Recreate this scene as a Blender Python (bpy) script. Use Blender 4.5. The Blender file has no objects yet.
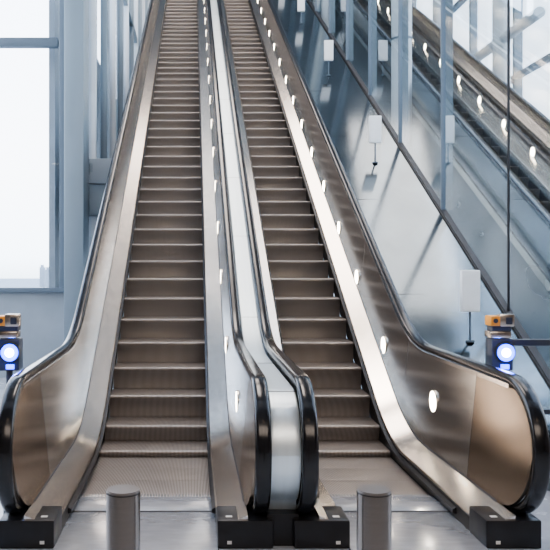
import bpy, bmesh, math, random
from mathutils import Vector, Matrix
random.seed(4)
TAN=math.tan(math.radians(30)); K=7.1; KT=29.0; YEND=31.0
scene=bpy.context.scene
try: scene.view_settings.look='AgX - Medium High Contrast'
except Exception: pass
def ramp1(u,T=.5):
    if u<-T: return 0.0
    if u>T: return TAN*u
    return TAN*(u+T)**2/(4*T)
def Z(y,h=0.0):
    k=.14*h
    return ramp1(y-K-k)-ramp1(y-KT-k)+h
# ---------------- materials
def newmat(name):
    m=bpy.data.materials.new(name); m.use_nodes=True
    nt=m.node_tree; b=nt.nodes['Principled BSDF']
    return m,nt,b
def metal(name,col,rough=.3,met=1.0,stretch=(1,1,1),nscale=8,var=.12,bump=.0,rvar=.08):
    m,nt,b=newmat(name)
    tc=nt.nodes.new('ShaderNodeTexCoord'); mp=nt.nodes.new('ShaderNodeMapping'); mp.inputs['Scale'].default_value=stretch
    n=nt.nodes.new('ShaderNodeTexNoise'); n.inputs['Scale'].default_value=nscale; n.inputs['Detail'].default_value=4
    nt.links.new(tc.outputs['Object'],mp.inputs['Vector']); nt.links.new(mp.outputs['Vector'],n.inputs['Vector'])
    r=nt.nodes.new('ShaderNodeValToRGB')
    r.color_ramp.elements[0].position=.3; r.color_ramp.elements[1].position=.7
    r.color_ramp.elements[0].color=tuple(c*(1-var) for c in col)+(1,)
    r.color_ramp.elements[1].color=tuple(min(1,c*(1+var)) for c in col)+(1,)
    nt.links.new(n.outputs['Fac'],r.inputs['Fac']); nt.links.new(r.outputs['Color'],b.inputs['Base Color'])
    mr=nt.nodes.new('ShaderNodeMapRange'); mr.inputs['To Min'].default_value=max(.02,rough-rvar); mr.inputs['To Max'].default_value=rough+rvar
    nt.links.new(n.outputs['Fac'],mr.inputs['Value']); nt.links.new(mr.outputs['Result'],b.inputs['Roughness'])
    b.inputs['Metallic'].default_value=met
    if bump:
        bp=nt.nodes.new('ShaderNodeBump'); bp.inputs['Strength'].default_value=bump; bp.inputs['Distance'].default_value=.01
        nt.links.new(n.outputs['Fac'],bp.inputs['Height']); nt.links.new(bp.outputs['Normal'],b.inputs['Normal'])
    return m
def emis(name,col,st):
    m,nt,b=newmat(name)
    b.inputs['Base Color'].default_value=col+(1,)
    b.inputs['Emission Color'].default_value=col+(1,); b.inputs['Emission Strength'].default_value=st
    return m
def glass(name,tint=(.86,.92,.95),refl=1.0,base=.05):
    m=bpy.data.materials.new(name); m.use_nodes=True; nt=m.node_tree; nt.nodes.clear()
    o=nt.nodes.new('ShaderNodeOutputMaterial'); mx=nt.nodes.new('ShaderNodeMixShader')
    t=nt.nodes.new('ShaderNodeBsdfTransparent'); t.inputs['Color'].default_value=tint+(1,)
    g=nt.nodes.new('ShaderNodeBsdfGlossy'); g.inputs['Roughness'].default_value=.02; g.inputs['Color'].default_value=(.9,.95,1,1)
    f=nt.nodes.new('ShaderNodeLayerWeight'); f.inputs['Blend'].default_value=.25
    mr=nt.nodes.new('ShaderNodeMapRange'); mr.inputs['To Min'].default_value=base; mr.inputs['To Max'].default_value=.75*refl
    nt.links.new(f.outputs['Fresnel'],mr.inputs['Value']); nt.links.new(mr.outputs['Result'],mx.inputs['Fac'])
    nt.links.new(t.outputs[0],mx.inputs[1]); nt.links.new(g.outputs[0],mx.inputs[2]); nt.links.new(mx.outputs[0],o.inputs['Surface'])
    return m
def step_mat():
    m,nt,b=newmat('step_ribbed_metal')
    tc=nt.nodes.new('ShaderNodeTexCoord'); w=nt.nodes.new('ShaderNodeTexWave'); w.bands_direction='X'; w.inputs['Scale'].default_value=26
    nt.links.new(tc.outputs['Object'],w.inputs['Vector'])
    r=nt.nodes.new('ShaderNodeValToRGB')
    r.color_ramp.elements[0].color=(.10,.088,.08,1); r.color_ramp.elements[1].color=(.44,.40,.375,1)
    r.color_ramp.elements[0].position=.0; r.color_ramp.elements[1].position=.75
    nt.links.new(w.outputs['Fac'],r.inputs['Fac'])
    nt.links.new(r.outputs['Color'],b.inputs['Base Color'])
    bp=nt.nodes.new('ShaderNodeBump'); bp.inputs['Strength'].default_value=.4; bp.inputs['Distance'].default_value=.004
    nt.links.new(w.outputs['Fac'],bp.inputs['Height']); nt.links.new(bp.outputs['Normal'],b.inputs['Normal'])
    b.inputs['Metallic'].default_value=.95; b.inputs['Roughness'].default_value=.42
    return m
M={}
M['step']=step_mat()
M['deck']=metal('brushed_steel_deck',(.68,.63,.58),.2,1,(3,.3,3),6,.04,rvar=.04)
M['panel']=metal('balustrade_steel_panel',(.63,.61,.585),.2,1,(1,.25,12),4,.03,rvar=.03)
M['warm_reflection']=metal('steel_panel_warm_reflection',(.40,.325,.255),.22,1,(1,10,.5),5,.07,rvar=.04)  # same steel as the balustrade; warm lobby reflection painted into the colour
M['rubber']=metal('black_rubber_handrail',(.010,.010,.012),.18,0,(1,1,1),10)
M['black']=metal('black_base_cover',(.02,.02,.023),.35,.3,(1,1,1),10)
M['skirt']=metal('dark_skirt_steel',(.05,.045,.04),.4,.8,(1,.5,1),6)
M['divider']=metal('pale_steel_divider',(.72,.80,.84),.35,.6,(5,.1,.3),5,.03,rvar=.03)
M['slope']=metal('blue_grey_sheet_steel',(.22,.25,.27),.12,1,(.5,.2,.5),3,.10,rvar=.04)
M['clad']=metal('outer_cladding_steel',(.20,.235,.255),.3,.9,(.5,.3,.5),3,.1)
M['plate']=metal('landing_floor_plate',(.58,.61,.66),.22,.6,(2,6,2),3,.08,.0)
M['frame']=metal('blue_grey_window_frame',(.16,.20,.245),.45,.2,(1,1,1),2,.05)
M['column']=metal('painted_column_paint',(.26,.315,.36),.4,.2,(1,1,.5),2,.05)
M['white']=metal('white_painted_steel',(.72,.76,.80),.4,.1,(1,1,1),2,.04)
M['wall']=metal('blue_grey_wall_paint',(.34,.385,.43),.5,.1,(1,1,1),3,.05)
M['warmwall']=metal('lobby_tan_wall',(.34,.28,.235),.6,0,(1,1,1),2,.15)
M['floor']=metal('grey_stone_floor',(.42,.44,.47),.25,0,(1,1,1),6,.1)
M['ceil']=metal('ceiling_paint',(.30,.31,.33),.7,0,(1,1,1),2,.03)
M['bollard']=metal('brushed_bollard_steel',(.21,.19,.175),.2,1,(1,1,25),6,.04,rvar=.02)
M['bcap']=metal('bollard_cap_steel',(.26,.24,.23),.35,1,(1,1,1),6,.03,rvar=.02)
M['bezel']=metal('light_bezel_steel',(.6,.55,.5),.25,1)
M['line']=metal('dark_joint',(.03,.03,.035),.5,0)
M['orange']=metal('orange_cover',(.80,.33,.05),.45,0)
M['label']=metal('white_label',(.6,.6,.58),.5,0)
M['signwhite']=metal('white_sign_box',(.95,.96,.96),.45,0,var=.03)
M['darkbox']=metal('sensor_housing_plastic',(.05,.06,.08),.35,.1)
M['lamp']=emis('balustrade_lamp_glow',(1,.86,.68),26)
M['blue']=emis('blue_led_glow',(.02,.06,1),9)
M['bluecore']=emis('blue_led_core',(.55,.7,1),30)
M['ceil_lamp']=emis('ceiling_lamp_glow',(1,.75,.5),10)
M['glass']=glass('partition_glass',(.88,.94,.965),.62,.07)
M['winglass']=glass('window_glass',(.97,.98,.99),.4,.02)
M['city']=metal('hazy_city_facade',(.30,.34,.39),.9,0)
M['ground']=metal('hazy_ground',(.22,.26,.30),.9,0)
# ---------------- mesh helpers
def mk(name,verts,faces,mat,parent=None,smooth=True,mats=None,midx=None,ang=35):
    me=bpy.data.meshes.new(name); me.from_pydata(verts,[],faces)
    for mm in (mats or [mat]): me.materials.append(mm)
    if midx:
        for p,i in zip(me.polygons,midx): p.material_index=i
    bm=bmesh.new(); bm.from_mesh(me); bmesh.ops.recalc_face_normals(bm,faces=bm.faces); bm.to_mesh(me); bm.free()
    if smooth:
        me.shade_smooth(); me.set_sharp_from_angle(angle=math.radians(ang))
    o=bpy.data.objects.new(name,me); scene.collection.objects.link(o)
    if parent: o.parent=parent
    return o
def empty(name,loc=(0,0,0)):
    e=bpy.data.objects.new(name,None); e.location=loc; e.empty_display_size=.2; scene.collection.objects.link(e); return e
class MB:
    """accumulates parts into one mesh, multi-material"""
    def __init__(s): s.v=[];s.f=[];s.m=[];s.mats=[]
    def mi(s,mat):
        if mat not in s.mats: s.mats.append(mat)
        return s.mats.index(mat)
    def add(s,bm,mat):
        i=s.mi(mat); b=len(s.v); bm.verts.ensure_lookup_table(); bm.verts.index_update()
        s.v+= [tuple(v.co) for v in bm.verts]
        for f in bm.faces: s.f.append([b+v.index for v in f.verts]); s.m.append(i)
        bm.free()
    def box(s,x0,x1,y0,y1,z0,z1,mat,bev=0,rot=None):
        bm=bmesh.new(); bmesh.ops.create_cube(bm,size=1)
        bmesh.ops.scale(bm,vec=(x1-x0,y1-y0,z1-z0),verts=bm.verts)
        if bev: bmesh.ops.bevel(bm,geom=list(bm.edges),offset=bev,segments=2,affect='EDGES',profile=.6)
        if rot is not None: bmesh.ops.transform(bm,matrix=rot.to_4x4(),verts=bm.verts)
        bmesh.ops.translate(bm,vec=((x0+x1)/2,(y0+y1)/2,(z0+z1)/2),verts=bm.verts)
        s.add(bm,mat)
    def cyl(s,p0,p1,r,mat,seg=32,r2=None,bev=0):
        p0=Vector(p0);p1=Vector(p1);d=p1-p0
        bm=bmesh.new(); bmesh.ops.create_cone(bm,cap_ends=True,segments=seg,radius1=r,radius2=r if r2 is None else r2,depth=d.length)
        if bev:
            es=[e for e in bm.edges if any(len(f.verts)>4 for f in e.link_faces)]
            bmesh.ops.bevel(bm,geom=es,offset=bev,segments=2,affect='EDGES')
        q=Vector((0,0,1)).rotation_difference(d.normalized())
        bmesh.ops.transform(bm,matrix=Matrix.Translation((p0+p1)/2)@q.to_matrix().to_4x4(),verts=bm.verts)
        s.add(bm,mat)
    def done(s,name,parent=None,smooth=True):
        me=bpy.data.meshes.new(name); me.from_pydata(s.v,[],s.f)
        for mm in s.mats: me.materials.append(mm)
        for p,i in zip(me.polygons,s.m): p.material_index=i
        if smooth: me.shade_smooth(); me.set_sharp_from_angle(angle=math.radians(35))
        o=bpy.data.objects.new(name,me); scene.collection.objects.link(o)
        if parent: o.parent=parent
        return o
def ysamples(y0,y1):
    s={y0,y1}
    y=6.3
    while y<8.4:
        if y0<y<y1: s.add(round(y,3))
        y+=.07
    y=9
    while y<28: 
        if y0<y<y1: s.add(y)
        y+=1.0
    y=28.2
    while y<29.9:
        if y0<y<y1: s.add(round(y,3))
        y+=.15
    return sorted(s)
def sweep(name,cross,y0,y1,mat,parent=None,closed=True,floor_clip=None):
    ys=ysamples(y0,y1); n=len(cross); v=[];f=[]
    for y in ys:
        for (x,h) in cross:
            z=Z(y,h) if h>-50 else floor_clip
            if floor_clip is not None: z=max(z,floor_clip)
            v.append((x,y,z))
    for i in range(len(ys)-1):
        for j in range(n if closed else n-1):
            a=i*n+j;b=i*n+(j+1)%n; f.append((a,b,b+n,a+n))
    if closed: f.append(list(range(n))); f.append([len(v)-n+j for j in range(n)])
    return mk(name,v,f,mat,parent)
ZC=.60;RN=.41;YN=5.0
def handrail(name,x,parent,w=.050,t=.032):
    pts=[(5.4,ZC-RN),(5.2,ZC-RN)]
    for i in range(0,25):
        a=-math.pi/2-math.pi*i/24
        pts.append((YN+RN*math.cos(a),ZC+RN*math.sin(a)))
    for y in ysamples(5.1,YEND): pts.append((y,Z(y,1.01)))
    v=[];f=[];n=14
    for i,p in enumerate(pts):
        a=pts[max(0,i-1)];b=pts[min(len(pts)-1,i+1)]
        d=Vector((b[0]-a[0],b[1]-a[1])).normalized(); nn=(-d.y,d.x)
        for j in range(n):
            an=2*math.pi*j/n
            c,s_=math.cos(an),math.sin(an)
            cx=w*math.copysign(abs(c)**.6,c); cn=t*math.copysign(abs(s_)**.6,s_)
            v.append((x+cx,p[0]+nn[0]*cn,p[1]+nn[1]*cn))
    for i in range(len(pts)-1):
        for j in range(n):
            a=i*n+j;b=i*n+(j+1)%n; f.append((a,b,b+n,a+n))
    f.append(list(range(n)));f.append([len(v)-n+j for j in range(n)])
    return mk(name,v,f,M['rubber'],parent,ang=60)
def panel_x(s,sg,h): return s+sg*(.18+.075*(h-.2)/.78)
def panel(name,s,sg,parent,y0,y1,mat,off=0,th=.024):
    ys=ysamples(y0,y1)
    if y0<YN:
        ys=sorted(set(ys+[YN-(YN-y0)*math.cos(math.pi/2*i/12) for i in range(13)]))
    v=[];f=[];NH=8;R=RN-.02
    for y in ys:
        if y<YN:
            q=math.sqrt(max(0,R*R-(YN-y)**2)); lo,hi=-q+ZC,q+ZC
        else: lo,hi=.19,.985
        for L in range(2):
            for k in range(NH+1):
                h=lo+(hi-lo)*k/NH
                v.append((panel_x(s,sg,h)+sg*th*L,y,Z(y,h)))
    n=2*(NH+1)
    for i in range(len(ys)-1):
        for L in range(2):
            for k in range(NH):
                a=i*n+L*(NH+1)+k; f.append((a,a+1,a+1+n,a+n))
        for k in (0,NH):
            a=i*n+k;b=a+NH+1; f.append((a,b,b+n,a+n))
    return mk(name,v,f,mat,parent)
LY=[(6.5,.60),(8.1,.36),(9.4,.30)]+[(10.55+1.2*i,.29) for i in range(15)]
def escalator(name,xl,xr,lamps=(1,),outer=(1,1),plate=True,y_front=4.75):
    e=empty(name,((xl+xr)/2,4.75,0)); 
    inv=Matrix.Translation(-e.location)
    kids=[]
    # steps
    v=[];f=[]
    k=0;y=5.84
    while y<30.2:
        z=Z(y)
        prof=[(.43,-.03),(.43,0),(.022,0),(.010,-.002),(.003,-.009),(0,-.020),(.004,-.036),(.020,-.07),(.034,-.12),(.040,-.18),(.038,-.26)]
        b=len(v)
        for X in (xl+.006,xr-.006):
            for (dy,dz) in prof: v.append((X,y+dy,z+dz-.004))
        m=len(prof)
        for j in range(m-1): f.append((b+j,b+j+1,b+j+1+m,b+j+m))
        f.append([b+j for j in range(m)]); f.append([b+m+j for j in range(m)])
        y+=.4
    kids.append(mk('steps',v,f,M['step'],None,True,ang=50))
    mb=MB()
    # comb plate with teeth
    mb.box(xl,xr,5.45,5.78,-.05,.012,M['plate'],.003)
    nt_=int((xr-xl)/.022)
    for i in range(nt_):
        x=xl+.011+i*.022
        mb.box(x-.004,x+.004,5.76,5.86,-.02,.008,M['plate'])
    mb.box(xl,xr,5.44,5.452,-.02,.0135,M['line'])
    if plate:
        mb.box(xl,xr,4.15,5.44,-.05,.010,M['plate'],.003)
        mb.box(xl,xr,4.14,4.152,-.02,.0115,M['line'])
    kids.append(mb.done('comb_and_floor_plate'))
    for side,s,sg in (('left',xl,-1),('right',xr,1)):
        kids.append(sweep('skirt_'+side,[(s,-.25),(s,.10),(s+sg*.012,.11),(s+sg*.02,.11),(s+sg*.02,-.25)],y_front+.05,YEND,M['skirt'],floor_clip=None))
        kids.append(sweep('skirt_brush_'+side,[(s-sg*.026,.050),(s-sg*.026,.070),(s,.085),(s,.040)],5.3,YEND,M['black']))
        kids.append(sweep('inner_deck_'+side,[(s+sg*.0,.105),(s-sg*.004,.115),(s+sg*.004,.13),(s+sg*.10,.165),(s+sg*.185,.20),(s+sg*.185,.15),(s+sg*.05,.10)],y_front+.02,YEND,M['deck']))
        kids.append(sweep('deck_joint_'+side,[(s+sg*.172,.190),(s+sg*.183,.212),(s+sg*.187,.212),(s+sg*.183,.190)],5.05,YEND,M['line']))
        kids.append(panel('newel_panel_'+side,s,sg,None,YN-RN+.02,5.6,M['warm_reflection']))
        kids.append(panel('balustrade_panel_'+side,s,sg,None,5.608,YEND,M['panel']))
        kids.append(handrail('handrail_'+side,s+sg*.265,None))
        # rail track under handrail
        kids.append(sweep('handrail_track_'+side,[(s+sg*.235,.95),(s+sg*.235,.985),(s+sg*.295,.985),(s+sg*.295,.95)],5.0,YEND,M['deck']))
        mb=MB()
        o0,o1=sorted((s-sg*.004,s+sg*.34))
        mb.box(o0,o1,y_front,5.05,0.0,.175,M['black'],.012)
        xx=s+sg*.07
        mb.box(xx-.014,xx+.014,y_front-.003,y_front+.002,.03,.050,M['label'])
        mb.box(xx-.02,xx+.02,y_front+.06,y_front+.09,.174,.178,M['label'])
        # entry collar for the handrail
        mb.box(s+sg*.265-.065,s+sg*.265+.065,5.02,5.5,.10,.27,M['black'],.03)
        # panel seams
        for ys in [7.35]+[9.2+2.4*i for i in range(9)]:
            for kk in range(8):
                h0=.2+.095*kk;h1=h0+.095
                a0,a1=panel_x(s,sg,h0)-sg*.0015,panel_x(s,sg,h1)-sg*.0015
                bm=bmesh.new()
                vs=[bm.verts.new(p) for p in ((a0,ys,Z(ys,h0)),(a0,ys+.006,Z(ys+.006,h0)),(a1,ys+.006,Z(ys+.006,h1)),(a1,ys,Z(ys,h1)))]
                bm.faces.new(vs); mb.add(bm,M['line'])
        if sg in lamps:
            for (ly,lh) in LY:
                cx=panel_x(s,sg,lh); zz=Z(ly,lh)
                mb.cyl((cx+sg*.012,ly,zz),(cx-sg*.0075,ly,zz),.097,M['bezel'],28,.095)
                mb.cyl((cx,ly,zz),(cx-sg*.0085,ly,zz),.086,M['lamp'],28)
        kids.append(mb.done('base_cover_and_lights_'+side))
        if outer[0 if sg<0 else 1]:
            kids.append(sweep('outer_cladding_'+side,[(s+sg*.285,.24),(s+sg*.36,.22),(s+sg*.37,.20),(s+sg*.37,-1.2),(s+sg*.285,-1.2)],5.0,YEND,M['clad'],floor_clip=0.0))
    for o in kids:
        o.parent=e; o.matrix_parent_inverse=inv
    return e
escalator('escalator',-.86,.155,lamps=(1,),outer=(1,0))
escalator('escalator',.965,1.81,lamps=(1,),outer=(0,1))
escalator('escalator',4.62,5.52,lamps=(1,),outer=(1,1))
# ---------------- divider between the two escalators
def divider():
    x0,x1=.470,.652
    ys=sorted(set([4.64+.36*(1-math.cos(math.pi/2*i/12)) for i in range(13)]+ysamples(5.0,YEND)))
    v=[];f=[]
    for y in ys:
        if y<YN:
            q=math.sqrt(max(0,.36**2-(YN-y)**2)); hi=ZC+q; lo=0.17 if y>4.9 else max(.17,ZC-q)
        else: hi=ZC+.36; lo=.05
        for (x,h) in ((x0,lo),(x0,hi-.012),(x0+.012,hi),(x1-.012,hi),(x1,hi-.012),(x1,lo)):
            v.append((x,y,Z(y,h)))
    n=6
    for i in range(len(ys)-1):
        for j in range(n):
            a=i*n+j;b=i*n+(j+1)%n; f.append((a,b,b+n,a+n))
    f.append(list(range(n)))
    o=mk('escalator_divider_cladding',v,f,M['divider'])
    mb=MB()
    for y in [4.90]+[6.2+1.5*i for i in range(15)]:
        z=Z(y,ZC+.36) if y>5 else ZC+math.sqrt(.36**2-.1**2)
        mb.box(x0,x1,y,y+.008,z-.002,z+.002,M['line'])
    mb.box(x0-.01,x1+.01,4.80,5.05,.0,.20,M['black'],.01)
    j=mb.done('divider_joints_and_foot',o)
divider()
# ---------------- sloped steel deck right of the escalators
mid=empty('sloped_steel_deck',(3,8,0))
def pk(o,p):
    o.parent=p; o.matrix_parent_inverse=Matrix.Translation(-p.location)
pk(sweep('deck_sheet',[(2.19,.20),(3.56,.22),(3.56,.10),(2.19,.08)],6.0,YEND,M['slope']),mid)
pk(sweep('deck_edge_rail',[(3.56,.20),(3.56,.27),(3.64,.27),(3.64,.20)],6.0,YEND,M['line']),mid)
mb=MB()
mb.box(2.19,3.66,5.98,6.02,0,.22,M['clad'])
for y in [6.9+2.3*i for i in range(10)]:
    z=Z(y,.205)
    mb.box(2.19,3.55,y,y+.01,z-.01,z+.004,M['line'])
pk(mb.done('deck_joints'),mid)
# sign posts
for i in range(5):
    y=8.35+4.35*i; zb=Z(y,.21)
    e=empty('sign_post',(3.0,y,zb)); mb=MB()
    mb.cyl((0,0,.0),(0,0,.42),.012,M['frame'],12)
    mb.cyl((0,0,.0),(0,0,.02),.045,M['frame'],20)
    mb.box(-.10,.10,-.035,.035,.33,.78,M['signwhite'],.012)
    mb.box(-.085,.085,-.038,-.034,.345,.765,M['signwhite'],.0)
    mb.box(-.02,.02,.035,.05,.36,.5,M['frame'],.004)
    o=mb.done('sign_box_and_stem'); o.parent=e
# ---------------- glass partition
gp=empty('glass_partition',(3.6,8.8,0))
v=[];f=[];ys=ysamples(6.0,YEND)
for y in ys: v+=[(3.6,y,Z(y,.27)),(3.6,y,15.8)]
for i in range(len(ys)-1): f.append((2*i,2*i+1,2*i+3,2*i+2))
pk(mk('glass_sheet',v,f,M['glass'],smooth=False),gp)
mb=MB()
for i in range(-1,10):
    y=8.8+2.3*i
    if i==0: mb.box(3.59,3.612,y-.012,y+.012,Z(y,.25),15.8,M['line'])
    else:
        mb.box(3.57,3.63,y-.02,y+.02,Z(y,.25),15.8,M['frame'])
        mb.box(3.63,3.74,y-.012,y+.012,Z(y,.25),15.8,M['column'])
pk(mb.done('partition_mullions'),gp)
# columns
for (x,y,r) in ((3.95,14.6,.19),(3.95,22.6,.19)):
    mb=MB(); mb.cyl((x,y,0),(x,y,15.9),r,M['white'],36); mb.cyl((x,y,0),(x,y,.12),r+.05,M['frame'],36)
    for z in (6,9.5,13): mb.cyl((x,y,z),(x,y,z+.04),r+.01,M['frame'],36)
    mb.done('steel_column')
# ---------------- right window wall with truss
mb=MB()
for i in range(10):
    y=4+3*i
    mb.box(7.9,8.1,y-.06,y+.06,0,16,M['column'])
for z in (0.1,3.2,6.4,9.6,12.8,15.9): mb.box(7.92,8.08,4,32,z-.06,z+.06,M['column'])
rw=mb.done('window_1')
mb=MB(); mb.box(7.99,8.01,4,32,0,16,M['winglass']); o=mb.done('window_glass',rw,False)
mb=MB()
for y in (18,22.5,27): mb.cyl((7.2,y,0),(7.2,y,15.9),.2,M['white'],28)
for y in (22.5,): 
    mb.cyl((7.2,y,7),(7.2,y+4.5,11.5),.1,M['white'],20); mb.cyl((7.2,y,15.7),(7.2,y+4.5,11.5),.1,M['white'],20)
for z in (7,11.5): mb.cyl((7.2,16,z),(7.2,30,z),.12,M['white'],20)
mb.done('steel_truss')
# ---------------- left front window wall at y=12
W=12.0
mb=MB()
mb.box(-7,-2.0,W,W+.25,0,1.33,M['wall'])
o=mb.done('wall_left_low')
mb=MB()
mb.box(-7,-1.95,W-.12,W+.1,1.33,1.40,M['frame'],.01)
mb.box(-7,-2.1,W-.05,W+.08,5.14,5.28,M['frame'],.01)
mb.box(-7,-2.1,W-.05,W+.08,9.6,9.75,M['frame'],.01)
mb.box(-7,-2.1,W-.05,W+.08,15.8,16,M['frame'])
for x in (-2.02,-4.6,-6.9): mb.box(x-.05,x+.08,W-.06,W+.1,1.38,16,M['frame'],.008)
w2=mb.done('window_2')
mb=MB(); mb.box(-7,-2.1,W,W+.015,1.4,16,M['winglass']); mb.done('window_glass',w2,False)
mb=MB()
mb.box(-1.96,-1.66,W-.3,W+.3,0,16,M['column'],.02)
mb.box(-1.98,-1.64,W-.33,W+.33,0,.15,M['frame'],.01)
mb.box(-1.975,-1.645,W-.31,W+.31,8.0,8.03,M['line'])
mb.done('rectangular_column')
# left side glazed wall
sw=empty('window_3',(-1.62,14,0))
mb=MB()
for i in range(12):
    y=12.6+1.6*i
    mb.box(-1.70,-1.58,y-.04,y+.04,0,16,M['column'] if i%2 else M['white'],.01)
for z in (3.3,8.2,13.4): mb.box(-1.69,-1.60,12.3,31,z-.07,z+.07,M['column'])
pk(mb.done('frame'),sw)
mb=MB(); mb.box(-1.66,-1.65,12.3,31,0,16,M['winglass']); pk(mb.done('glass_sheet',None,False),sw)
mb=MB()
mb.box(-1.95,-1.30,12.3,12.9,3.05,3.45,M['wall'],.02)
mb.box(-1.9,-1.35,12.35,12.85,2.55,3.05,M['column'],.02)
mb.done('wall_ledge')
# slim service wall behind the side glazing, upper part open to the sky
mb=MB(); mb.box(-2.3,-2.2,12.3,31,0,6.5,M['wall'])
for i in range(6): mb.box(-2.3,-2.2,12.3+3.6*i,14.1+3.6*i,6.5,16,M['wall'])
mb.done('wall_side_gallery')
# ---------------- shell
mb=MB(); mb.box(-7.2,8.3,-7,4.14,-.3,0,M['floor']); mb.box(-7.2,-.865,4.14,12.3,-.3,0,M['floor']); mb.box(-2.3,-.865,12.3,32,-.3,0,M['floor']); mb.box(1.815,4.61,4.14,32,-.3,0,M['floor']); mb.box(5.53,8.3,4.14,32,-.3,0,M['floor']); mb.box(.16,.96,4.14,32,-.3,0,M['floor']); mb.box(-.865,5.53,4.14,32,-.5,-.3,M['floor']); mb.done('floor')
mb=MB(); mb.box(-7.2,8.3,3.2,32,16,16.3,M['ceil']); mb.done('ceiling')
mb=MB(); mb.box(-7.2,8.3,-7,3.2,4.8,5.1,M['ceil']); mb.done('ceiling_lobby')
mb=MB(); mb.box(-7.2,8.3,3.1,3.3,4.8,16.3,M['wall']); mb.done('wall_bulkhead')
mb=MB(); mb.box(-7.2,8.3,-7.2,-7,0,5,M['warmwall']); mb.done('wall_back')
mb=MB(); mb.box(-7.4,-7.2,-7,4,0,5,M['warmwall']); mb.box(-7.2,-7.0,3.2,12.2,0,1.2,M['wall']); mb.done('wall_left')
mb=MB()
for y in (4,6,8,10,12): mb.box(-7.15,-7.05,y-.05,y+.05,1.2,16,M['frame'])
for z in (1.2,5.2,9.6,15.9): mb.box(-7.14,-7.06,3.3,12,z,z+.12,M['frame'])
mb.done('window_4')
mb=MB(); mb.box(8.3,8.5,-7,4,0,5,M['warmwall']); mb.done('wall_right')
mb=MB(); mb.box(-2.3,8.3,32,32.2,0,16,M['wall']); mb.done('wall_end')
# ceiling downlights in lobby
mb=MB()
for x in (-4,-1.5,1,3.5,6):
    for y in (-4,-1.5,1):
        mb.cyl((x,y,4.8),(x,y,4.77),.22,M['white'],28); mb.cyl((x,y,4.775),(x,y,4.765),.18,M['ceil_lamp'],28)
mb.done('ceiling_downlights')
# ---------------- bollards
for x,d in ((-.24,.117),(.622,.117)):
    mb=MB(); h=.98
    mb.cyl((0,0,.0),(0,0,h-.012),d/2,M['bollard'],56)
    mb.cyl((0,0,h-.0125),(0,0,h-.009),d/2-.002,M['line'],56)
    mb.cyl((0,0,h-.010),(0,0,h),d/2,M['bcap'],56,bev=.003)
    mb.cyl((0,0,0),(0,0,.012),.085,M['bezel'],40)
    o=mb.done('steel_bollard'); o.location=(x,2.65,0)
# ---------------- sensor posts
def sensor(x,y,dirx):
    mb=MB()
    mb.cyl((0,0,0),(0,0,.98),.025,M['darkbox'],20); mb.cyl((0,0,0),(0,0,.015),.07,M['darkbox'],28)
    mb.box(-.075,.085,-.06,.08,.96,1.20,M['darkbox'],.015)
    mb.box(-.085,.07,-.065,.07,1.205,1.255,M['bezel'],.01)
    mb.box(-.07,.075,-.055,.06,1.255,1.30,M['darkbox'],.01)
    mb.box(-.085,.06,-.07,.06,1.295,1.37,M['orange'],.012)
    mb.box(-.02,.09,-.075,.0,1.29,1.385,M['bezel'],.012)
    mb.box(.025,.07,-.079,-.074,1.31,1.36,M['darkbox'],.0)
    mb.cyl((-.05,-.073,1.335),(-.05,-.066,1.335),.018,M['darkbox'],20)
    lx=.02
    mb.cyl((lx,-.06,1.10),(lx,-.085,1.10),.070,M['darkbox'],28)
    mb.cyl((lx,-.08,1.10),(lx,-.09,1.10),.064,M['blue'],28)
    mb.cyl((lx,-.09,1.10),(lx,-.094,1.10),.034,M['bluecore'],24)
    mb.box(lx-.03,lx+.03,-.075,-.058,.975,1.01,M['blue'],.004)
    a,b=sorted((dirx*.05,dirx*1.22))
    mb.box(a,b,.0,.05,1.14,1.19,M['darkbox'],.01)
    mb.cyl((dirx*1.19,.025,0),(dirx*1.19,.025,1.16),.022,M['darkbox'],18)
    mb.box(a,b,.015,.035,.62,.66,M['darkbox'],.005)
    o=mb.done('sensor_post'); o.location=(x,y,0); return o
sensor(-1.38,5.8,-1); sensor(2.30,5.8,1)
for x in (-1.365,2.32):
    l=bpy.data.lights.new('blue_led_light','POINT'); l.energy=1.6; l.color=(.06,.15,1); l.shadow_soft_size=.03
    o=bpy.data.objects.new('blue_led_light',l); o.location=(x,5.60,1.10); scene.collection.objects.link(o)
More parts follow.
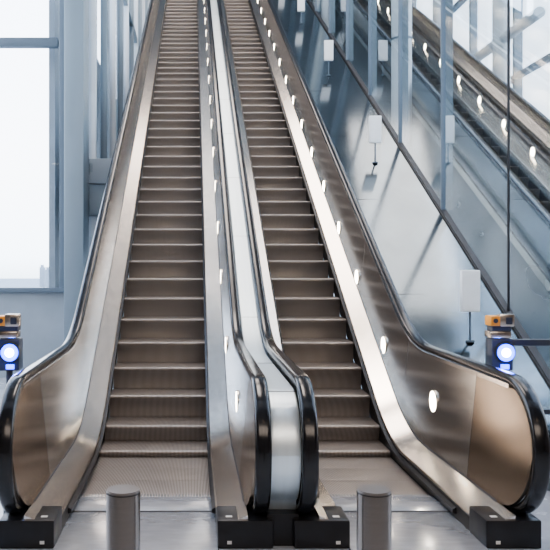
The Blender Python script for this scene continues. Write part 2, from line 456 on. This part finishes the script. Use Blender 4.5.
# ---------------- distant city
mb=MB()
for (x,w,h,y) in ((-47,2.0,1.5,260),(-49.5,1.6,.2,262),(-52,1.5,1.0,265)):
    mb.box(x-w/2,x+w/2,y,y+3,-14,h,M['city'])
    mb.box(x-w/4,x+w/4,y,y+2,h,h+.8,M['city'])
mb.done('distant_city_skyline')
mb=MB(); mb.box(-400,400,40,900,-14.5,-14,M['ground']); mb.done('ground_outside')
# ---------------- lights
def area(name,loc,rot,size,sy,en,col):
    l=bpy.data.lights.new(name,'AREA'); l.shape='RECTANGLE'; l.size=size; l.size_y=sy; l.energy=en; l.color=col
    o=bpy.data.objects.new(name,l); o.location=loc; o.rotation_euler=rot; scene.collection.objects.link(o)
area('lobby_fill_light',(1,-.5,4.7),(math.radians(25),0,0),7,4,430,(1,.85,.73))  # added warm fill towards the risers, separate from the downlight discs
area('atrium_fill_light',(.0,10,15.7),(0,0,0),3,8,1100,(1,.88,.79))  # added warm fill above the lower steps, out of view, no fixture modelled
area('atrium_fill_light_upper',(.0,20,15.7),(0,0,0),3,8,600,(1,.88,.79))  # second added fill, for the upper run
# world
w=bpy.data.worlds.new('sky'); scene.world=w; w.use_nodes=True; nt=w.node_tree; bg=nt.nodes['Background']
tc=nt.nodes.new('ShaderNodeTexCoord'); sx=nt.nodes.new('ShaderNodeSeparateXYZ'); r=nt.nodes.new('ShaderNodeValToRGB')
mr=nt.nodes.new('ShaderNodeMapRange'); mr.inputs['From Min'].default_value=-1; mr.inputs['From Max'].default_value=1
nt.links.new(tc.outputs['Generated'],sx.inputs[0]); nt.links.new(sx.outputs['Z'],mr.inputs['Value']); nt.links.new(mr.outputs['Result'],r.inputs['Fac']); nt.links.new(r.outputs['Color'],bg.inputs['Color'])
e=r.color_ramp.elements; e[0].position=0; e[0].color=(.28,.32,.36,1); e[1].position=1; e[1].color=(.55,.72,1,1)
for p,c in ((.485,(.45,.52,.58,1)),(.505,(.78,.86,.95,1)),(.56,(.90,.93,1,1)),(.7,(.78,.86,1,1))):
    q=e.new(p); q.color=c
bg.inputs['Strength'].default_value=5.8
# ---------------- camera
c=bpy.data.cameras.new('camera'); co=bpy.data.objects.new('camera',c); scene.collection.objects.link(co)
co.location=(0,0,1.75); co.rotation_euler=(math.radians(90),0,0)
c.sensor_width=36; c.lens=771/550*36; c.shift_x=82/550; c.shift_y=-10/550; c.clip_end=2000
scene.camera=co
